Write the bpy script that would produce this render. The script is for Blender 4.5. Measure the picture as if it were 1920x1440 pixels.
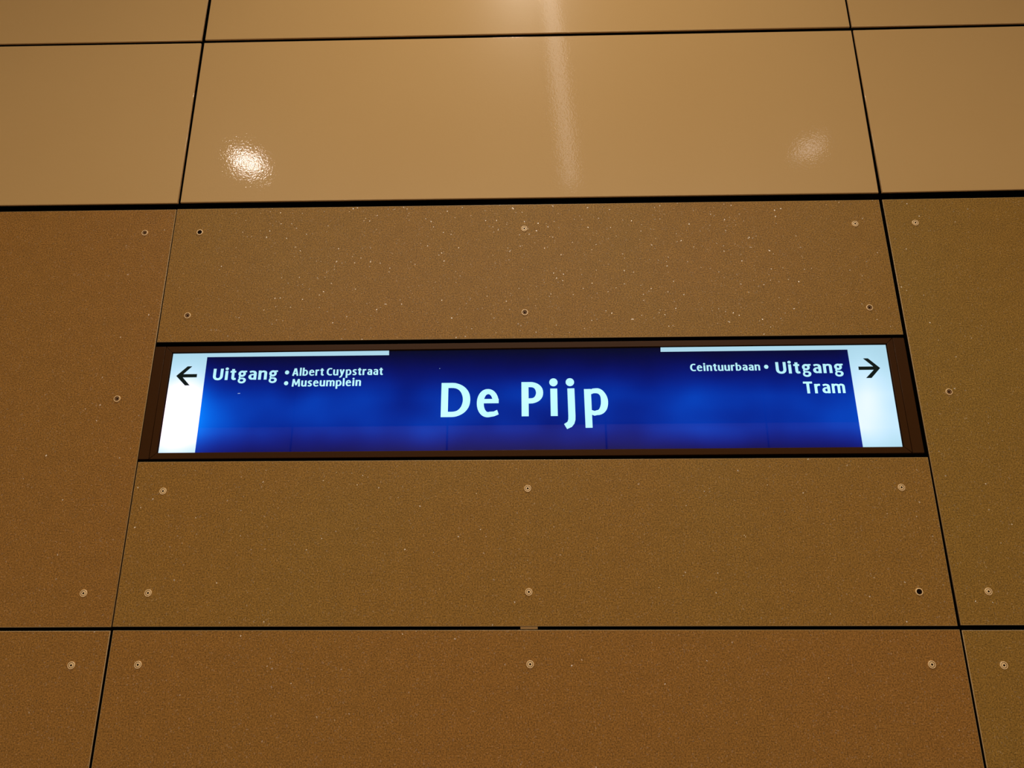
import bpy, bmesh, math, random
from mathutils import Matrix, Vector
random.seed(7)
scene = bpy.context.scene
for o in list(bpy.data.objects):
    bpy.data.objects.remove(o, do_unlink=True)
C = scene.collection

# ---------------------------------------------------------------- camera
cam_data = bpy.data.cameras.new('camera')
cam_data.sensor_fit = 'HORIZONTAL'
cam_data.sensor_width = 36.0
cam_data.lens = 36.0 * 1438.35 / 1920.0
cam_data.clip_start = 0.05
cam = bpy.data.objects.new('camera', cam_data)
C.objects.link(cam)
YAW, PITCH, ROLL = 0.022902, 0.329475, 0.00257
R = (Matrix.Rotation(YAW, 4, 'Z') @ Matrix.Rotation(PITCH, 4, 'X') @
     Matrix.Rotation(ROLL, 4, 'Y') @ Matrix.Rotation(math.pi / 2, 4, 'X'))
cam.matrix_world = Matrix.Translation((0, -2.3, 1.6)) @ R
scene.camera = cam

# ---------------------------------------------------------------- view and world
vs = scene.view_settings
vs.view_transform = 'Standard'
vs.look = 'None'
vs.exposure = 0.0
vs.gamma = 1.0
vs.use_curve_mapping = False
world = bpy.data.worlds.new('station_air')
scene.world = world
world.use_nodes = True
bg = world.node_tree.nodes['Background']
bg.inputs[0].default_value = (1.0, 0.76, 0.48, 1)      # warm ambient fill standing in for the hall beyond both ends
bg.inputs[1].default_value = 0.28

# ---------------------------------------------------------------- lamps
CEIL = 5.5
def disc_lamp(x, y, power, size, col=(1.0, 0.87, 0.68), z=CEIL - 0.075, spread=180):
    l = bpy.data.lights.new('lamp', 'AREA')
    l.shape = 'DISK'; l.size = size; l.energy = power; l.color = col
    l.spread = math.radians(spread)
    o = bpy.data.objects.new('lamp', l)
    o.location = (x, y, z)
    C.objects.link(o)
    return o
disc_lamp(-0.02, -1.15, 22, 0.18, spread=150)          # just in front of the wall, above the sign
l = bpy.data.lights.new('fill_ceiling', 'AREA')       # broad fill added over mid-hall to brighten the wall, no fitting there
l.shape = 'RECTANGLE'; l.size = 6.4; l.size_y = 1.7; l.energy = 352; l.color = (1.0, 0.87, 0.68)
o = bpy.data.objects.new('fill_ceiling', l); o.location = (0, -5.3, CEIL - 0.05); C.objects.link(o)

# ---------------------------------------------------------------- node helpers
def new_mat(name):
    m = bpy.data.materials.new(name); m.use_nodes = True
    nt = m.node_tree
    return m, nt, nt.nodes['Principled BSDF']
def N(nt, kind, **kw):
    n = nt.nodes.new(kind)
    for k, v in kw.items():
        setattr(n, k, v)
    return n
def val(nt, s, v):
    if isinstance(v, (int, float)):
        s.default_value = v
    else:
        nt.links.new(v, s)
def M(nt, op, a, b=None, c=None, clamp=False):
    n = N(nt, 'ShaderNodeMath', operation=op, use_clamp=clamp)
    val(nt, n.inputs[0], a)
    if b is not None: val(nt, n.inputs[1], b)
    if c is not None: val(nt, n.inputs[2], c)
    return n.outputs[0]
def noise(nt, vec, scale, detail=2.0, rough=0.5):
    n = N(nt, 'ShaderNodeTexNoise')
    nt.links.new(vec, n.inputs['Vector'])
    n.inputs['Scale'].default_value = scale
    n.inputs['Detail'].default_value = detail
    n.inputs['Roughness'].default_value = rough
    return n
def mixcol(nt, f, a, b):
    n = N(nt, 'ShaderNodeMix', data_type='RGBA')
    val(nt, n.inputs['Factor'], f)
    for s, v in ((n.inputs[6], a), (n.inputs[7], b)):
        if isinstance(v, tuple): s.default_value = v
        else: nt.links.new(v, s)
    return n.outputs[2]
def plain(name, col, rough=0.5, spec=0.5, metal=0.0):
    m, nt, p = new_mat(name)
    p.inputs['Base Color'].default_value = (*col, 1)
    p.inputs['Roughness'].default_value = rough
    p.inputs['Specular IOR Level'].default_value = spec
    p.inputs['Metallic'].default_value = metal
    return m

# glossy enamelled steel of the upper panels
def enamel(name, col_a, col_b):
    m, nt, p = new_mat(name)
    pos = N(nt, 'ShaderNodeNewGeometry').outputs['Position']
    big = noise(nt, pos, 1.3, 3)
    f = M(nt, 'MULTIPLY_ADD', big.outputs[0], 1.6, -0.3, True)
    nt.links.new(mixcol(nt, f, (*col_a, 1), (*col_b, 1)), p.inputs['Base Color'])
    p.inputs['Roughness'].default_value = 0.035
    p.inputs['IOR'].default_value = 1.5
    p.inputs['Coat Weight'].default_value = 0.28
    p.inputs['Coat Roughness'].default_value = 0.33
    peel = noise(nt, pos, 170, 1, 0.5)
    wave = noise(nt, pos, 26, 1)
    h = M(nt, 'ADD', M(nt, 'MULTIPLY', peel.outputs[0], 0.00013), M(nt, 'MULTIPLY', wave.outputs[0], 0.00003))
    b = N(nt, 'ShaderNodeBump'); b.inputs['Strength'].default_value = 1.0
    b.inputs['Distance'].default_value = 1.0
    nt.links.new(h, b.inputs['Height'])
    nt.links.new(b.outputs[0], p.inputs['Normal'])
    return m
ENAMEL = enamel('cream_enamel', (0.56, 0.362, 0.155), (0.585, 0.385, 0.17))
ENAMEL_EDGE = plain('panel_rim_enamel', (0.55, 0.36, 0.17), 0.06)

# gritty speckled lower panels with tiny mirror flakes
def grit(name, col_lo, col_hi, seed):
    m, nt, p = new_mat(name)
    geo = N(nt, 'ShaderNodeNewGeometry')
    pos = geo.outputs['Position']
    oi = N(nt, 'ShaderNodeObjectInfo')
    big = noise(nt, pos, 1.1, 3)
    fine = noise(nt, pos, 250, 3, 0.75)
    blot = noise(nt, pos, 22, 3, 0.6)
    f = M(nt, 'MULTIPLY_ADD', big.outputs[0], 2.0, -0.5, True)
    c0 = mixcol(nt, f, (*col_lo, 1), (*col_hi, 1))
    g = M(nt, 'MULTIPLY_ADD', fine.outputs[0], 3.6, -0.8)
    g = M(nt, 'MULTIPLY', g, M(nt, 'MULTIPLY_ADD', blot.outputs[0], 0.3, 0.85))
    c1 = N(nt, 'ShaderNodeVectorMath', operation='SCALE')
    nt.links.new(c0, c1.inputs[0]); nt.links.new(g, c1.inputs[3])
    nt.links.new(c1.outputs[0], p.inputs['Base Color'])
    p.inputs['Roughness'].default_value = 0.42
    p.inputs['Specular IOR Level'].default_value = 0.16
    # flakes: every small cell has a facet of its own
    v = N(nt, 'ShaderNodeTexVoronoi'); v.inputs['Scale'].default_value = 330
    nt.links.new(pos, v.inputs['Vector'])
    sub = N(nt, 'ShaderNodeVectorMath', operation='SUBTRACT'); sub.inputs[1].default_value = (0.5, 0.5, 0.5)
    nt.links.new(v.outputs['Color'], sub.inputs[0])
    sc = N(nt, 'ShaderNodeVectorMath', operation='SCALE')   # facet tilt; sc.inputs[3].default_value = 0.28
    nt.links.new(sub.outputs[0], sc.inputs[0])
    ad = N(nt, 'ShaderNodeVectorMath', operation='ADD')
    nt.links.new(sc.outputs[0], ad.inputs[0]); nt.links.new(geo.outputs['Normal'], ad.inputs[1])
    nm = N(nt, 'ShaderNodeVectorMath', operation='NORMALIZE')
    nt.links.new(ad.outputs[0], nm.inputs[0])
    sx = N(nt, 'ShaderNodeSeparateColor'); nt.links.new(v.outputs['Color'], sx.inputs[0])
    few = M(nt, 'GREATER_THAN', sx.outputs[1], 0.25)         # only some grains are mirror flakes
    nt.links.new(M(nt, 'MULTIPLY', few, 0.13), p.inputs['Coat Weight'])
    p.inputs['Coat Roughness'].default_value = 0.16
    nt.links.new(nm.outputs[0], p.inputs['Coat Normal'])
    return m
GRIT = grit('speckled_brown_coating', (0.304, 0.150, 0.032), (0.287, 0.163, 0.036), 0)
GRIT_RED_CAST = grit('speckled_coating_red_cast', (0.306, 0.144, 0.033), (0.296, 0.150, 0.034), 0)  # same coating, with the view's reddish colour cast put into its base colour
GRIT_OLIVE_CAST = grit('speckled_coating_olive_cast', (0.290, 0.157, 0.032), (0.279, 0.166, 0.034), 0)  # same coating again, the cast towards olive painted into the colour
GRIT_EDGE = plain('panel_rim_coating', (0.40, 0.26, 0.11), 0.38)
SIDE_DARK = plain('panel_side', (0.10, 0.05, 0.02), 0.5)
SIDE_ENAMEL = plain('folded_enamel_side', (0.70, 0.42, 0.18), 0.3)
VOID = plain('black_cavity', (0.002, 0.002, 0.002), 0.9, 0.1)
FRAME = plain('bronze_frame_paint', (0.050, 0.019, 0.005), 0.30, 0.08)
GASKET = plain('black_gasket', (0.004, 0.004, 0.004), 0.4)
STEEL = plain('brass_screw', (0.97, 0.70, 0.38), 0.38, 0.7, 0.0)
STEEL_IN = plain('brass_screw_groove_shade', (0.20, 0.10, 0.035), 0.5, 0.3)  # brass darkened: the shade inside the groove is put into the colour
HOLE = plain('screw_hole_dark', (0.006, 0.002, 0.001), 0.8, 0.1)  # flat near-black disc painting the dark inside the screw hole
CLIP = plain('spacer_metal', (0.35, 0.20, 0.07), 0.5, 0.4)

# ---------------------------------------------------------------- sign materials: one backlight shared by white and blue
GLOW = [  # x, z, radius x, radius z, amount : fluorescent hot spots behind the acrylic
    (-1.112, 2.300, 0.062, 0.090, 1.70), (-1.09, 2.26, 0.10, 0.10, 0.45), (-1.00, 2.30, 0.10, 0.08, 0.22),
    (-0.93, 2.33, 0.09, 0.07, 0.18), (-0.60, 2.32, 0.13, 0.06, 0.20), (-0.72, 2.28, 0.10, 0.06, 0.16),
    (-0.52, 2.37, 0.12, 0.05, 0.16), (-0.24, 2.33, 0.08, 0.06, 0.30), (-0.33, 2.23, 0.07, 0.04, 0.25),
    (-0.02, 2.36, 0.09, 0.04, 0.24), (0.20, 2.36, 0.12, 0.05, 0.20),
    (0.48, 2.31, 0.10, 0.07, 0.22), (0.62, 2.34, 0.12, 0.05, 0.22), (0.60, 2.225, 0.10, 0.035, 0.28),
    (0.86, 2.33, 0.10, 0.06, 0.22), (0.95, 2.25, 0.08, 0.06, 0.22), (1.06, 2.34, 0.045, 0.10, 0.42),
    (1.03, 2.26, 0.05, 0.08, 0.18), (-0.99, 2.26, 0.07, 0.05, 0.2)]
def backlight_field(nt):
    pos = N(nt, 'ShaderNodeNewGeometry').outputs['Position']
    s = N(nt, 'ShaderNodeSeparateXYZ'); nt.links.new(pos, s.inputs[0])
    X, Z = s.outputs[0], s.outputs[2]
    # tube runs along the middle: weak at the top edge, fuller below
    up = M(nt, 'DIVIDE', M(nt, 'SUBTRACT', 2.505, Z), 0.165, clamp=True)
    base = M(nt, 'MULTIPLY', M(nt, 'POWER', up, 1.2), 0.45)
    dn = M(nt, 'DIVIDE', M(nt, 'SUBTRACT', Z, 2.165), 0.07, clamp=True)
    base = M(nt, 'MULTIPLY', base, M(nt, 'MULTIPLY_ADD', dn, 0.78, 0.22))
    blot = noise(nt, pos, 7.0, 1)
    base = M(nt, 'MULTIPLY', base, M(nt, 'MULTIPLY_ADD', blot.outputs[0], 1.0, 0.45))
    tot = base
    for gx, gz, rx, rz, a in GLOW:
        dx = M(nt, 'DIVIDE', M(nt, 'SUBTRACT', X, gx), rx)
        dz = M(nt, 'DIVIDE', M(nt, 'SUBTRACT', Z, gz), rz)
        r2 = M(nt, 'ADD', M(nt, 'MULTIPLY', dx, dx), M(nt, 'MULTIPLY', dz, dz))
        e = M(nt, 'EXPONENT', M(nt, 'MULTIPLY', r2, -0.7))
        tot = M(nt, 'MULTIPLY_ADD', e, a, tot)
    return tot
def acrylic(name, base, fn):
    m, nt, p = new_mat(name)
    p.inputs['Base Color'].default_value = (*base, 1)
    p.inputs['Roughness'].default_value = 0.02
    p.inputs['IOR'].default_value = 1.5
    fn(nt, p, backlight_field(nt))
    return m
def rgb(nt, r, g, b):
    n = N(nt, 'ShaderNodeCombineColor')
    for s, v in zip(n.inputs, (r, g, b)): val(nt, s, v)
    return n.outputs[0]
def blue_fn(nt, p, f):
    r = M(nt, 'MULTIPLY', f, 0.0)
    g = M(nt, 'MULTIPLY_ADD', M(nt, 'POWER', f, 1.9), 0.070, 0.0006)
    b = M(nt, 'MULTIPLY_ADD', f, 0.56, 0.012)
    nt.links.new(rgb(nt, r, g, b), p.inputs['Emission Color'])
    p.inputs['Emission Strength'].default_value = 1.0
def white_fn(nt, p, f):
    k = M(nt, 'ADD', M(nt, 'MULTIPLY', f, 0.30), 0.60)
    r = M(nt, 'ADD', M(nt, 'MULTIPLY', k, 0.64), M(nt, 'MULTIPLY', M(nt, 'POWER', f, 2.0), 0.30))
    nt.links.new(rgb(nt, r, M(nt, 'MULTIPLY', k, 1.08), M(nt, 'MULTIPLY', k, 1.32)), p.inputs['Emission Color'])
    p.inputs['Emission Strength'].default_value = 1.0
def letter_fn(nt, p, f):
    k = M(nt, 'ADD', M(nt, 'MULTIPLY', f, 0.55), 0.78)
    r = M(nt, 'MULTIPLY', k, 0.47)
    nt.links.new(rgb(nt, r, M(nt, 'MULTIPLY', k, 0.93), M(nt, 'MULTIPLY', k, 1.05)), p.inputs['Emission Color'])
    p.inputs['Emission Strength'].default_value = 1.0
BLUE = acrylic('blue_backlit_acrylic', (0.004, 0.006, 0.02), blue_fn)
WHITE = acrylic('white_backlit_acrylic', (0.06, 0.06, 0.06), white_fn)
LETTER = acrylic('backlit_white_lettering', (0.1, 0.1, 0.1), letter_fn)
INK = plain('arrow_film', (0.010, 0.022, 0.026), 0.1)

# ---------------------------------------------------------------- mesh helpers
def link(name, me, mats, parent=None, **props):
    for m in (mats if isinstance(mats, (list, tuple)) else [mats]):
        me.materials.append(m)
    o = bpy.data.objects.new(name, me); C.objects.link(o)
    if parent: o.parent = parent
    for k, v in props.items(): o[k] = v
    return o
def box(name, x0, x1, y0, y1, z0, z1, mats, parent=None, bevel=0.0, **props):
    bm = bmesh.new()
    bmesh.ops.create_cube(bm, size=1)
    for v in bm.verts:
        v.co = Vector(((x0 + x1) / 2 + v.co.x * (x1 - x0), (y0 + y1) / 2 + v.co.y * (y1 - y0), (z0 + z1) / 2 + v.co.z * (z1 - z0)))
    if bevel:
        bmesh.ops.bevel(bm, geom=bm.edges[:], offset=bevel, segments=2, affect='EDGES', profile=0.5)
    bmesh.ops.recalc_face_normals(bm, faces=bm.faces)
    me = bpy.data.meshes.new(name); bm.to_mesh(me); bm.free()
    return link(name, me, mats, parent, **props)
def panel(name, quad, yf, thick, mats, parent, rim=0.0018, **props):
    """quad: TL, TR, BR, BL as (x, z). Prism with a rounded front rim. mats: face, rim, side"""
    bm = bmesh.new()
    f = [bm.verts.new((x, yf, z)) for x, z in quad]
    b = [bm.verts.new((x, yf + thick, z)) for x, z in quad]
    front = bm.faces.new(f)
    bm.faces.new(b[::-1])
    for i in range(4):
        j = (i + 1) % 4
        bm.faces.new((f[j], f[i], b[i], b[j]))
    bmesh.ops.recalc_face_normals(bm, faces=bm.faces)
    for fc in bm.faces:
        fc.material_index = 0 if fc is front else 2
    edges = [e for e in front.edges]
    r = bmesh.ops.bevel(bm, geom=edges, offset=rim, segments=4, affect='EDGES', profile=0.5)
    for fc in r['faces']:
        fc.material_index = 1; fc.smooth = True
    # mark the true front and sides again
    for fc in bm.faces:
        n = fc.normal
        if n.y < -0.999 and fc.calc_area() > 0.001: fc.material_index = 0; fc.smooth = False
    bmesh.ops.recalc_face_normals(bm, faces=bm.faces)
    me = bpy.data.meshes.new(name); bm.to_mesh(me); bm.free()
    return link(name, me, list(mats), parent, **props)
def poly_prism(name, pts, yf, thick, mat, parent=None, **props):
    bm = bmesh.new()
    f = [bm.verts.new((x, yf, z)) for x, z in pts]
    b = [bm.verts.new((x, yf + thick, z)) for x, z in pts]
    bm.faces.new(f); bm.faces.new(b[::-1])
    n = len(pts)
    for i in range(n):
        j = (i + 1) % n
        bm.faces.new((f[j], f[i], b[i], b[j]))
    bmesh.ops.recalc_face_normals(bm, faces=bm.faces)
    me = bpy.data.meshes.new(name); bm.to_mesh(me); bm.free()
    return link(name, me, mat, parent, **props)

# ---------------------------------------------------------------- structure: the wall
W = 3.64
bm = bmesh.new()
def addbox(bm, x0, x1, y0, y1, z0, z1):
    vs_ = [bm.verts.new((x, y, z)) for x in (x0, x1) for y in (y0, y1) for z in (z0, z1)]
    for q in ((0, 1, 3, 2), (4, 6, 7, 5), (0, 4, 5, 1), (2, 3, 7, 6), (0, 2, 6, 4), (1, 5, 7, 3)):
        bm.faces.new([vs_[i] for i in q])
addbox(bm, -6.2, 6.2, 0.060, 0.25, 0.0, CEIL)
bmesh.ops.recalc_face_normals(bm, faces=bm.faces)
me = bpy.data.meshes.new('wall_front'); bm.to_mesh(me); bm.free()
wall = link('wall_front', me, VOID, kind='structure')

UY, LY = -0.008, 0.0
UM = (ENAMEL, ENAMEL_EDGE, SIDE_ENAMEL); LM = (GRIT, GRIT_EDGE, SIDE_DARK)
UPPER = {   # TL, TR, BR, BL
 'top_left':    [(-3.63, 4.455), (-1.2225, 4.455), (-1.2223, 3.7677), (-3.63, 3.775)],
 'top_mid':     [(-1.211, 4.455), (1.2060, 4.455), (1.2040, 3.7710), (-1.2083, 3.7698)],
 'top_right':   [(1.2160, 4.455), (3.63, 4.455), (3.63, 3.777), (1.2128, 3.7708)],
 'mid_left':    [(-3.63, 3.7630), (-1.2216, 3.7544), (-1.2139, 3.0616), (-3.63, 3.0690)],
 'mid':         [(-1.2093, 3.7550), (1.2064, 3.7536), (1.1993, 3.0604), (-1.2047, 3.0635)],
 'mid_right':   [(1.2150, 3.7546), (3.63, 3.7660), (3.63, 3.0800), (1.2118, 3.0613)],
 'high_left':   [(-3.63, 5.15), (-1.2225, 5.15), (-1.2225, 4.464), (-3.63, 4.464)],
 'high_mid':    [(-1.211, 5.15), (1.2060, 5.15), (1.2060, 4.464), (-1.211, 4.464)],
 'high_right':  [(1.2160, 5.15), (3.63, 5.15), (3.63, 4.464), (1.2160, 4.464)],
}
LOWER = {
 'left':        [(-3.63, 3.0450), (-1.2188, 3.0411), (-1.2150, 1.6554), (-3.63, 1.6530)],
 'over_sign':   [(-1.2157, 3.0421), (1.1999, 3.0376), (1.2003, 2.5412), (-1.2136, 2.5435)],
 'right':       [(1.2113, 3.0381), (3.63, 3.0450), (3.63, 1.6500), (1.2135, 1.6531)],
 'under_sign':  [(-1.2128, 2.1438), (1.2072, 2.1394), (1.2050, 1.6512), (-1.2117, 1.6562)],
 'low_left':    [(-3.63, 1.6450), (-1.2154, 1.6456), (-1.2149, 0.27), (-3.63, 0.27)],
 'low_mid':     [(-1.2078, 1.6463), (1.2080, 1.6418), (1.2044, 0.27), (-1.2080, 0.27)],
 'low_right':   [(1.2140, 1.6401), (3.63, 1.6395), (3.63, 0.27), (1.2140, 0.27)],
}
pan = {}
for k, q in UPPER.items():
    pan[k] = panel('wall_panel', q, UY, 0.0065, UM, wall, rim=0.0016)
    pan[k]['label'] = 'glossy cream enamel wall panel'
for k, q in LOWER.items():
    tone = GRIT_RED_CAST if k in ('left', 'low_left', 'low_mid') else GRIT_OLIVE_CAST if k in ('right', 'low_right') else GRIT
    pan[k] = panel('wall_panel', q, LY, 0.0045, (tone,) + LM[1:], wall, rim=0.0016)
    pan[k]['label'] = 'matt speckled brown wall panel with screws'
# panel supports behind the joints
# ---------------------------------------------------------------- screws
def lathe(rings, mats_idx, n=28):
    """rings: (radius, y). faces between successive rings take mats_idx"""
    bm = bmesh.new(); prev = None
    for k, (r, y) in enumerate(rings):
        cur = [bm.verts.new((r * math.cos(2 * math.pi * i / n), y, r * math.sin(2 * math.pi * i / n))) for i in range(n)]
        if prev:
            for i in range(n):
                j = (i + 1) % n
                f = bm.faces.new((prev[i], prev[j], cur[j], cur[i])); f.material_index = mats_idx[k - 1]
        prev = cur
    f = bm.faces.new(prev); f.material_index = mats_idx[-1]
    bmesh.ops.recalc_face_normals(bm, faces=bm.faces)
    for f in bm.faces:
        if f.normal.y > 0.6: pass
    me = bpy.data.meshes.new('screw'); bm.to_mesh(me); bm.free()
    for m in (STEEL, STEEL_IN, HOLE): me.materials.append(m)
    return me
SCREW = lathe([(0.0108, 0.0), (0.0106, -0.0020), (0.0100, -0.0026), (0.0082, -0.0024), (0.0076, -0.0014),
               (0.0066, -0.0014), (0.0060, -0.0022), (0.0030, -0.0022), (0.0029, -0.0016)],
              [0, 0, 0, 1, 1, 0, 0, 2, 2])
SCREW_DEEP = lathe([(0.0108, 0.0), (0.0106, -0.0024), (0.0101, -0.0030), (0.0082, -0.0030), (0.0072, -0.0008),
                    (0.0062, -0.0006), (0.0050, -0.0010), (0.0030, -0.0010), (0.0029, -0.0005)],
                   [0, 0, 0, 1, 1, 1, 1, 2, 2])
SCREW_EMPTY = lathe([(0.0108, 0.0), (0.0106, -0.0024), (0.0101, -0.0030), (0.0080, -0.0030), (0.0072, -0.0008),
                     (0.0068, -0.0005)], [0, 0, 0, 1, 2, 2])
SC = [('left', -1.3148, 2.9491, 1), ('over_sign', -1.1238, 2.9481, 2), ('over_sign', -0.0096, 2.9445, 0), ('over_sign', 1.1054, 2.9447, 0), ('right', 1.3065, 2.9454, 0),
      ('over_sign', -1.1241, 2.6364, 1), ('over_sign', -0.0102, 2.6334, 1), ('over_sign', 1.1067, 2.6357, 1),
      ('left', -1.3119, 2.3496, 1), ('right', 1.3078, 2.3460, 1),
      ('under_sign', -1.1205, 2.0514, 0), ('under_sign', -0.0059, 2.0518, 0), ('under_sign', 1.1122, 2.0471, 0),
      ('left', -1.3123, 1.7503, 0), ('under_sign', -1.1207, 1.7503, 0), ('under_sign', -0.0055, 1.7489, 0), ('under_sign', 1.1124, 1.7452, 2), ('right', 1.3085, 1.7451, 0),
      ('low_left', -1.3119, 1.5517, 0), ('low_mid', -1.1198, 1.5528, 0), ('low_mid', -0.0036, 1.5520, 0), ('low_mid', 1.1139, 1.5492, 0), ('low_right', 1.3111, 1.5467, 0)]
for y_ in (0.95, 0.36):                      # the rows below the picture
    for k, x in (('low_left', -1.312), ('low_mid', -1.12), ('low_mid', -0.004), ('low_mid', 1.114), ('low_right', 1.311)):
        SC.append((k, x, y_, 0))
for k, x in (('left', -3.53), ('right', 3.53)):
    for z in (2.949, 2.35, 1.75): SC.append((k, x, z, 0))
for k, x, z, t in SC:
    o = bpy.data.objects.new('screw', (SCREW, SCREW_DEEP, SCREW_EMPTY)[t])
    C.objects.link(o); o.parent = pan[k]; o.location = (x, 0.0, z)
    o.rotation_euler = (0, random.uniform(0, 6.28), 0)
# little metal spacer in the joint under the centre
box('spacer', -0.0305, 0.0190, 0.0015, 0.030, 1.6462, 1.6528, CLIP, wall, bevel=0.0006)
# skirting
box('baseboard_front', -6.2, 6.2, 0.0, 0.0595, 0.0, 0.262, plain('dark_stone', (0.03, 0.028, 0.026), 0.4), kind='structure', bevel=0.003)

# ---------------------------------------------------------------- structure: rest of the hall (seen mirrored in the gloss)
def granite(name, a, b, rough):
    m, nt, p = new_mat(name)
    pos = N(nt, 'ShaderNodeNewGeometry').outputs['Position']
    n = noise(nt, pos, 60, 4, 0.7)
    nt.links.new(mixcol(nt, n.outputs[0], (*a, 1), (*b, 1)), p.inputs['Base Color'])
    p.inputs['Roughness'].default_value = rough
    return m
box('floor', -6.2, 6.2, -9.5, 0.25, -0.12, 0.0, granite('grey_granite', (0.20, 0.17, 0.14), (0.34, 0.30, 0.26), 0.35), kind='structure')
box('ceiling', -6.2, 6.2, -9.5, 0.25, CEIL, CEIL + 0.15, granite('grey_render', (0.10, 0.08, 0.06), (0.13, 0.10, 0.08), 0.8), kind='structure')
wb = box('wall_back', -6.2, 6.2, -9.5, -9.36, 0.0, CEIL, VOID, kind='structure')
BACK = plain('back_panel_coating', (0.62, 0.36, 0.14), 0.35)
BACK_DARK = plain('dark_back_panel', (0.05, 0.035, 0.025), 0.6)  # darker colour for the panel row above the seam
def back_panel(x0, x1, z0, z1, mat):
    box('wall_panel', x0, x1, -9.335, -9.30, z0, z1, mat, wb)
cols = [-6.19, -3.74, -1.285, 1.20, 3.70, 6.19]
rows = [0.05, 1.65, 3.26, 4.90]
for i in range(5):
    back_panel(cols[i] + 0.014, cols[i + 1] - 0.014, 4.914, CEIL - 0.002, BACK_DARK)
    for j in range(3):
        back_panel(cols[i] + 0.014, cols[i + 1] - 0.014, rows[j] + 0.014, rows[j + 1] - 0.014, BACK)

# ceiling fittings above the frame
HOUSING = plain('white_fitting', (0.7, 0.68, 0.64), 0.4)
def emissive(name, col, s):
    m, nt, p = new_mat(name)
    p.inputs['Emission Color'].default_value = (*col, 1); p.inputs['Emission Strength'].default_value = s
    return m
def downlight(x, y, r, strength, label, col=(1.0, 0.86, 0.78)):
    e = bpy.data.objects.new('ceiling_light', None); C.objects.link(e)
    e.location = (x, y, CEIL); e['label'] = label; e['category'] = 'ceiling light'; e['group'] = 'round ceiling lights'
    n = 32; bm = bmesh.new()
    prof = [(r + 0.035, 0.0), (r + 0.035, -0.06), (r + 0.005, -0.065), (r, -0.02), (r, 0.0)]
    prev = None
    for rr, z in prof:
        cur = [bm.verts.new((rr * math.cos(2 * math.pi * i / n), rr * math.sin(2 * math.pi * i / n), z)) for i in range(n)]
        if prev:
            for i in range(n): bm.faces.new((prev[i], prev[(i + 1) % n], cur[(i + 1) % n], cur[i]))
        prev = cur
    bmesh.ops.recalc_face_normals(bm, faces=bm.faces)
    me = bpy.data.meshes.new('housing'); bm.to_mesh(me); bm.free()
    link('housing', me, HOUSING, e)
    bm = bmesh.new(); bmesh.ops.create_cone(bm, cap_ends=True, segments=n, radius1=r, radius2=r, depth=0.012)
    for v in bm.verts: v.co.z -= 0.045
    me = bpy.data.meshes.new('diffuser'); bm.to_mesh(me); bm.free()
    link('diffuser', me, emissive('diffuser_light', col, strength), e)
downlight(-2.33, -3.14, 0.125, 26.0, 'round ceiling light mirrored as the bright spot on the upper panel')
downlight(2.31, -3.08, 0.105, 3.4, 'round ceiling light mirrored as the faint spot on the upper panel')
downlight(-0.02, -1.15, 0.10, 40.0, 'round ceiling light in front of the wall over the sign')
# glowing strip added on the ceiling so the panels mirror a pale streak
e = bpy.data.objects.new('streak_strip', None); C.objects.link(e)
e.location = (0.30, -2.75, CEIL); e.rotation_euler = (0, 0, math.atan2(0.268, 2.416))
e['label'] = 'slim glowing strip added on the ceiling for the mirrored pale streak'; e['category'] = 'ceiling light'
box('housing', -0.065, 0.065, -0.85, 1.75, -0.030, -0.0005, HOUSING, e)
box('diffuser', -0.048, 0.048, -0.83, 1.73, -0.036, -0.0302, emissive('streak_glow', (1.0, 0.90, 0.80), 1.9), e)

# ---------------------------------------------------------------- the sign
sign = bpy.data.objects.new('station_sign', None); C.objects.link(sign)
sign['label'] = 'long blue backlit station sign in a dark bronze frame, reading De Pijp with exit arrows'
sign['category'] = 'sign'
FY = 0.0
# outer corners and display corners (x, z)
OTL, OTR, OBR, OBL = (-1.2148, 2.5275), (1.1995, 2.5296), (1.1997, 2.1530), (-1.2140, 2.1524)
ITL, ITR, IBR, IBL = (-1.1543, 2.5031), (1.1393, 2.5070), (1.1377, 2.1724), (-1.1549, 2.1721)
g = 0.0035
ML, MRt, MR = -1.1800, 1.1608, 1.1632          # where the mitred frame ends and the side strips begin
def bar(name, pts):
    return panel(name, pts, FY, 0.03, (FRAME, FRAME, FRAME), sign, rim=0.0012)
j = 0.0005
top_z = lambda x: 2.5286 + (x) * 0.0009
bar('frame_rail', [(ML, top_z(ML)), (MR - 0.001, top_z(MR)), (ITR[0] + g, ITR[1] + g), (ITL[0] - g, ITL[1] + g)])
bar('frame_rail', [(IBL[0] - g, IBL[1]), (IBR[0] + g, IBR[1]), (MR - 0.001, 2.1531), (ML, 2.1527)])
bar('frame_stile', [(ML, top_z(ML) - 2 * j), (ITL[0] - g - j, ITL[1] + g - j), (IBL[0] - g - j, IBL[1] + j), (ML, 2.1527 + 2 * j)])
bar('frame_stile', [(ITR[0] + g + j, ITR[1] + g - j), (MR, top_z(MR) - 2 * j), (MR, 2.1531 + 2 * j), (IBR[0] + g + j, IBR[1] + j)])
bar('side_strip', [OTL, (ML - 0.0012, top_z(ML)), (ML - 0.0012, 2.1526), OBL])
bar('side_strip', [(MR + 0.0012, top_z(MR)), OTR, OBR, (MR + 0.0012, 2.1531)])
box('housing', -1.205, 1.195, 0.031, 0.058, 2.158, 2.524, GASKET, sign)
poly_prism('gasket', [(-1.17, 2.516), (1.155, 2.518), (1.155, 2.162), (-1.17, 2.162)], 0.0070, 0.020, GASKET, sign)
face = poly_prism('display_panel', [(ITL[0], ITL[1]), (ITR[0], ITR[1]), (IBR[0], IBR[1]), (IBL[0], IBL[1])], 0.0030, 0.0035, BLUE, sign)
face['label'] = 'blue backlit acrylic face'
PY = 0.0026
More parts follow.
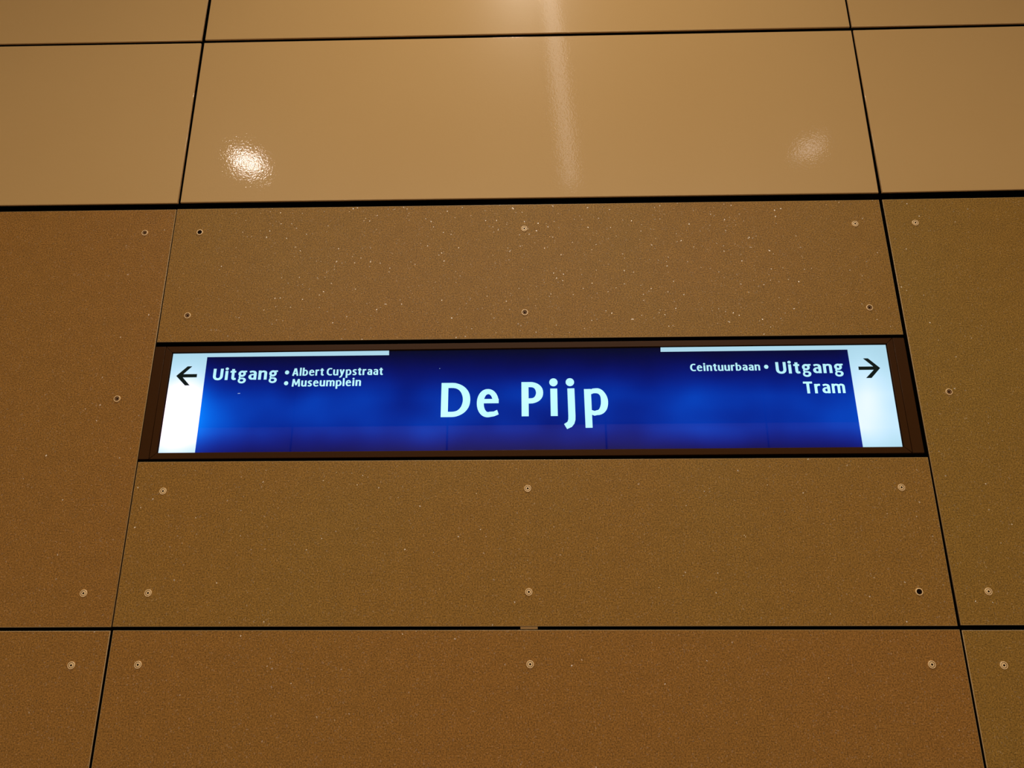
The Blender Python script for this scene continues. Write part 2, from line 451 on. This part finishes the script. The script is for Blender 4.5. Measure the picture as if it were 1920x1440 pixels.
poly_prism('white_band', [(ITL[0], ITL[1]), (-0.4502, 2.5058), (-0.4495, 2.4903), (-1.0415, 2.4903), (-1.0400, 2.1719), (IBL[0], IBL[1])],
           PY, 0.0003, WHITE, face, label='white lit band on the left end')
poly_prism('white_band', [(0.4245, 2.5066), (ITR[0], ITR[1]), (IBR[0], IBR[1]), (1.0185, 2.1724), (1.0167, 2.4922), (0.4236, 2.4916)],
           PY, 0.0003, WHITE, face, label='white lit band on the right end')
poly_prism('arrow', [(-1.1341, 2.4262), (-1.1010, 2.4588), (-1.0860, 2.4588), (-1.1118, 2.4321), (-1.0668, 2.4321), (-1.0668, 2.4209),
                     (-1.1118, 2.4209), (-1.0860, 2.3936), (-1.1014, 2.3936)], 0.0022, 0.0004, INK, face, label='dark arrow pointing left')
poly_prism('arrow', [(1.1101, 2.4286), (1.0766, 2.4616), (1.0610, 2.4616), (1.0889, 2.4341), (1.0425, 2.4341), (1.0425, 2.4228),
                     (1.0889, 2.4228), (1.0612, 2.3956), (1.0784, 2.3956)], 0.0022, 0.0004, INK, face, label='dark arrow pointing right')

# ---------------------------------------------------------------- lettering (drawn stroke by stroke, cap height = 1)
def arc(cx, cz, rx, rz, a0, a1, n=14, p=2.0):
    out = []
    for i in range(n + 1):
        a = math.radians(a0 + (a1 - a0) * i / n)
        c, s = math.cos(a), math.sin(a)
        out.append((cx + rx * math.copysign(abs(c) ** (2 / p), c), cz + rz * math.copysign(abs(s) ** (2 / p), s)))
    return out
def taper(pts, *ws):
    """spread the widths evenly along the points"""
    n = len(pts); out = []
    for i, q in enumerate(pts):
        t = i / (n - 1) * (len(ws) - 1); k = min(int(t), len(ws) - 2); f = t - k
        out.append((q[0], q[1], ws[k] * (1 - f) + ws[k + 1] * f))
    return out
def S(w, *pts): return [(x, z, w) for x, z in pts]
B = 0.195; T = 0.15
X = 0.80
def glyphs():
    G = {}
    G['D'] = (0.81, [S(B, (B/2, 0), (B/2, 1)),
                     taper([(B/2, 1-T/2), (0.26, 1-T/2)] + arc(0.30, 0.5, 0.81-0.30-B/2, 0.5-T/2, 90, -90, 22, 2.1) + [(0.26, T/2), (B/2, T/2)],
                           T, T, B+.01, B+.01, T, T)])
    G['e'] = (0.61, [S(0.125, (0.12, 0.452), (0.608, 0.452)),
                     ('pair', arc(0.305, 0.395, 0.305, 0.412, 9, 278, 34, 2.1) + [(0.49, 0.012), (0.610, 0.065)],
                      arc(0.318, 0.395, 0.125, 0.262, 9, 285, 34, 2.1) + [(0.47, 0.148), (0.566, 0.195)])])
    G['P'] = (0.60, [S(B, (B/2, 0), (B/2, 1)),
                     taper([(B/2, 1-T/2), (0.22, 1-T/2)] + arc(0.25, 0.685, 0.60-0.25-B/2, 1-T/2-0.685, 90, -90, 18, 2.1) + [(0.22, 0.445), (B/2, 0.445)],
                           T, T, B, B, T, T)])
    dot = lambda x: [('disc', x, 0.985, 0.118)]
    G['i'] = (0.24, [S(B, (0.12, 0), (0.12, X)), ('disc', 0.115, 0.985, 0.118), S(0.06, (0.0, 0.735), (0.05, 0.765))][:2])
    G['j'] = (0.35, [taper([(0.232, X), (0.238, 0.3)] + [(0.240, 0.0), (0.236, -0.10), (0.215, -0.18), (0.17, -0.245), (0.06, -0.305)], B, B, B, B, B-.01, B-.03), ('disc', 0.21, 0.985, 0.118)])
    G['p'] = (0.66, [S(B-.005, (0.115, -0.345), (0.105, X*.97)), S(.02, (0.0, 0.77), (0.02, 0.77))][:1] + [
                     taper([(0.10, 0.60), (0.17, 0.68), (0.26, X-T/2-.005)] + arc(0.345, 0.405, 0.66-0.345-B/2, X-T/2-0.405, 90, -90, 18, 2.15) + [(0.28, T/2-.008), (0.12, 0.13)],
                           T*.8, T, T, B, B, T, T*.8)])
    G['U'] = (0.70, [taper([(B/2, 1), (B/2, 0.36)] + arc(0.35, 0.36, 0.35-B/2, 0.36-T/2, 180, 360, 18, 2.2) + [(0.70-B/2, 1)], B, B, B*.95, T+.02, B*.95, B, B)])
    G['t'] = (0.42, [taper([(0.20, 1.02*.94), (0.20, 0.22), (0.215, 0.13), (0.26, 0.085), (0.32, 0.075), (0.42, 0.10)], B, B, B*.95, T), S(T, (0.0, X-T/2), (0.40, X-T/2))])
    G['n'] = (0.60, [S(B, (B/2, 0), (B/2, X)),
                     taper([(0.14, 0.60), (0.20, 0.68), (0.29, X-T/2-.005)] + arc(0.345, 0.56, 0.60-0.345-B/2, X-T/2-0.56, 90, 0, 9, 2.2) + [(0.60-B/2, 0)], T*.8, T, T, B, B, B)])
    G['m'] = (0.94, [S(B*.95, (B/2, 0), (B/2, X)),
                     taper([(0.14, 0.60), (0.20, 0.68), (0.27, X-T/2-.005)] + arc(0.31, 0.56, 0.19, X-T/2-0.56, 90, 0, 9, 2.2) + [(0.50, 0)], T*.8, T, T, B*.95, B*.95, B*.95),
                     taper([(0.53, 0.60), (0.57, 0.68), (0.64, X-T/2-.005)] + arc(0.67, 0.56, 0.18, X-T/2-0.56, 90, 0, 9, 2.2) + [(0.85, 0)], T*.8, T, T, B*.95, B*.95, B*.95)])
    G['r'] = (0.42, [S(B, (B/2, 0), (B/2, X)), taper([(0.13, 0.57), (0.19, 0.67), (0.28, 0.725), (0.42, 0.725)], T*.8, T, T+.01, T+.01)])
    G['u'] = (0.60, [taper([(B/2, X), (B/2, 0.26)] + arc(0.27, 0.24, 0.27-B/2, 0.24-T/2+.005, 180, 275, 10, 2.2) + [(0.38, 0.10), (0.48, 0.19)], B, B, B, B*.95, T, T, T*.8),
                     S(B, (0.60-B/2, X), (0.60-B/2, 0))])
    G['a'] = (0.56, [taper([(0.07, 0.665), (0.16, 0.715), (0.25, 0.727)] + arc(0.28, 0.54, 0.56-0.28-B/2, 0.185, 90, 0, 9, 2.1) + [(0.56-B/2, 0)], T, T, T, B, B, B),
                     taper([(0.50, 0.455), (0.36, 0.455)] + arc(0.27, 0.265, 0.27-B/2, 0.185, 100, 285, 14, 2.1) + [(0.38, 0.10), (0.47, 0.17)], T*.75, T*.85, B, B, T, T*.9)])
    G['s'] = (0.48, [taper([(0.44, 0.705), (0.35, 0.728), (0.26, 0.73)] + arc(0.25, 0.575, 0.155, 0.15, 95, 215, 8) + [(0.22, 0.43), (0.30, 0.375)] + arc(0.235, 0.225, 0.155, 0.15, 35, -90, 8) + [(0.14, 0.078), (0.02, 0.115)],
                           T, T, B*.9, B*.9, B*.9, B*.9, T, T)])
    G['l'] = (0.20, [S(B, (B/2, 0), (B/2, 1.08))])
    G['b'] = (0.62, [S(B, (B/2, 0.02), (B/2, 1.08)),
                     taper([(0.12, 0.60), (0.20, 0.69), (0.28, X-T/2)] + arc(0.32, 0.405, 0.62-0.32-B/2, X-T/2-0.405, 90, -90, 18, 2.15) + [(0.26, T/2), (0.05, 0.085)], T*.8, T, T, B, B, T, T)])
    G['y'] = (0.60, [taper([(0.10, X), (0.31, 0.06)], B, B*.9), taper([(0.50, X), (0.34, 0.20), (0.27, -0.02), (0.20, -0.17), (0.10, -0.235), (0.02, -0.25)], B, B*.95, B*.9, B*.85, T)])
    G['A'] = (0.74, [S(B, (0.10, 0), (0.34, 1)), S(B, (0.64, 0), (0.40, 1)), S(T, (0.20, 0.29), (0.54, 0.29))])
    G['C'] = (0.62, [taper([(0.60, 0.885), (0.52, 0.918)] + arc(0.40, 0.5, 0.40-B/2, 0.5-T/2, 85, 275, 22, 2.15) + [(0.52, 0.080), (0.62, 0.12)], T, T, B, B, B, T, T)])
    G['M'] = (0.92, [taper([(0.10, 0), (0.145, 1)], B, B*.85), taper([(0.82, 0), (0.775, 1)], B, B*.85), taper([(0.17, 1), (0.46, 0.20)], B*.9, B*.8), taper([(0.75, 1), (0.46, 0.20)], B*.9, B*.8)])
    G['T'] = (0.66, [S(B, (0.33, 0), (0.33, 1)), S(T+.01, (0.0, 1-T/2), (0.66, 1-T/2))])
    loop = arc(0.285, 0.535, 0.285-B/2-.01, 0.19, 0, 360, 24, 2.0)
    G['g'] = (0.62, [taper(loop, T+.02, T+.02),
                     taper([(0.36, 0.715), (0.48, 0.735), (0.62, 0.735)], T*.9, T*.85, T*.85),
                     taper([(0.19, 0.37), (0.12, 0.26), (0.14, 0.165), (0.24, 0.125), (0.36, 0.115)] + arc(0.36, -0.035, 0.15, 0.15, 85, -20, 6) + arc(0.30, -0.07, 0.205, 0.165, -25, -180, 12) + [(0.11, 0.02), (0.18, 0.12)],
                           T*.7, T*.8, T, T+.02, T+.01, T, T, T*.9, T*.8)])
    G['E'] = None
    return G
G = glyphs()
def strip(bm, L, Rr, yf, tk):
    n = len(L)
    lf, rf = [[bm.verts.new((x, yf, z)) for x, z in P] for P in (L, Rr)]
    lb, rb = [[bm.verts.new((x, yf + tk, z)) for x, z in P] for P in (L, Rr)]
    for i in range(n - 1):
        bm.faces.new((lf[i], lf[i+1], rf[i+1], rf[i])); bm.faces.new((lb[i+1], lb[i], rb[i], rb[i+1]))
        bm.faces.new((lf[i+1], lf[i], lb[i], lb[i+1])); bm.faces.new((rf[i], rf[i+1], rb[i+1], rb[i]))
    bm.faces.new((lf[0], rf[0], rb[0], lb[0])); bm.faces.new((rf[-1], lf[-1], lb[-1], rb[-1]))
def ribbon(bm, pts, yf, tk, fx):
    """a flat stroke of given centre points and widths with depth; fx maps glyph (x, z) to wall (x, z)"""
    n = len(pts); L = []; Rr = []
    q = []
    for p_ in pts:                      # drop coincident points
        if not q or math.hypot(p_[0] - q[-1][0], p_[1] - q[-1][1]) > 1e-4: q.append(p_)
    pts = q; n = len(pts)
    for i in range(n):
        a = pts[max(i - 1, 0)]; b = pts[min(i + 1, n - 1)]
        if 0 < i < n - 1:
            d1 = Vector((pts[i][0] - a[0], pts[i][1] - a[1])).normalized(); d2 = Vector((b[0] - pts[i][0], b[1] - pts[i][1])).normalized()
            d = (d1 + d2).normalized(); k = 1.0 / max(d.dot(d1), 0.75)
        else:
            d = Vector((b[0] - a[0], b[1] - a[1])).normalized(); k = 1.0
        nx, nz = -d.y * k, d.x * k
        x, z, w = pts[i]
        L.append((x + nx * w / 2, z + nz * w / 2)); Rr.append((x - nx * w / 2, z - nz * w / 2))
    strip(bm, [fx(*P) for P in L], [fx(*P) for P in Rr], yf, tk)
def disc(bm, cx, cz, r, yf, tk, fx, n=24):
    f = []; b = []
    for i in range(n):
        a = 2 * math.pi * i / n
        x, z = fx(cx + r * math.cos(a), cz + r * math.sin(a))
        f.append(bm.verts.new((x, yf, z))); b.append(bm.verts.new((x, yf + tk, z)))
    bm.faces.new(f); bm.faces.new(b[::-1])
    for i in range(n):
        bm.faces.new((f[i], b[i], b[(i+1) % n], f[(i+1) % n]))
LAY = [0]
def put(ch, x0, z0, h, sx, bold=1.0, xs=1.0):
    """xs: height factor of the whole"""
    w, strokes = G[ch]
    fx = lambda x, z: (x0 + x * h * sx, z0 + z * h)
    bm = bmesh.new()
    for k, s in enumerate(strokes):
        y = 0.0026 - 0.00002 * k
        if s[0] == 'pair': strip(bm, [fx(*q) for q in s[1]], [fx(*q) for q in s[2]], y, 0.0003)
        elif s[0] == 'disc': disc(bm, s[1], s[2], s[3], y, 0.0003, fx)
        else: ribbon(bm, [(x, z, w_ * bold) for x, z, w_ in s], y, 0.0003, fx)
    bmesh.ops.recalc_face_normals(bm, faces=bm.faces)
    me = bpy.data.meshes.new('letter'); bm.to_mesh(me); bm.free()
    return link('letter', me, LETTER, face)
def line(text, x0, x1, z0, h, gap=0.135, space=0.34, bold=1.0):
    tot = 0
    for i, c in enumerate(text):
        tot += space if c == ' ' else G[c][0]
        if c != ' ' and i < len(text) - 1 and text[i+1] != ' ': tot += gap
    sx = (x1 - x0) / (tot * h); x = x0
    for i, c in enumerate(text):
        if c == ' ': x += space * h * sx; continue
        put(c, x, z0, h, sx, bold)
        x += G[c][0] * h * sx
        if i < len(text) - 1 and text[i+1] != ' ': x += gap * h * sx
# title: every letter at its measured place
TH = 0.1130
for ch, xa, xb, zb in (('D', -0.2767, -0.1853, 2.2803), ('e', -0.1637, -0.0947, 2.2803), ('P', -0.0228, 0.0454, 2.2805),
                       ('i', 0.0658, 0.0926, 2.2805), ('j', 0.1069, 0.1466, 2.2805), ('p', 0.1733, 0.2487, 2.2805)):
    put(ch, xa, zb, TH, (xb - xa) / (G[ch][0] * TH))
line('Uitgang', -1.0145, -0.8055, 2.4110, 0.0385, bold=1.02)
line('Albert Cuypstraat', -0.7585, -0.4665, 2.4229, 0.0250, bold=1.05)
line('Museumplein', -0.7565, -0.5350, 2.3864, 0.0250, bold=1.05)
line('Ceintuurbaan', 0.5138, 0.7340, 2.4248, 0.0245, bold=1.05)
line('Uitgang', 0.7835, 0.9945, 2.4136, 0.0385, bold=1.02)
line('Tram', 0.8625, 0.9907, 2.3469, 0.0385, bold=1.02)
for bx, bz in ((-0.7756, 2.4345), (-0.7753, 2.3978), (0.7538, 2.4368)):
    bm = bmesh.new(); disc(bm, bx, bz, 0.0068, 0.0026, 0.0003, lambda x, z: (x, z), 24)
    bmesh.ops.recalc_face_normals(bm, faces=bm.faces)
    me = bpy.data.meshes.new('bullet'); bm.to_mesh(me); bm.free()
    link('bullet', me, LETTER, face)
# two tiny chips in the blue film that let the light through
poly_prism('chip', [(-0.9275, 2.3655), (-0.9200, 2.3660), (-0.9200, 2.3648), (-0.9275, 2.3645)], 0.0026, 0.0003, WHITE, face)
poly_prism('chip', [(-0.2850, 2.4432), (-0.2832, 2.4432), (-0.2832, 2.4416), (-0.2850, 2.4416)], 0.0026, 0.0003, WHITE, face)
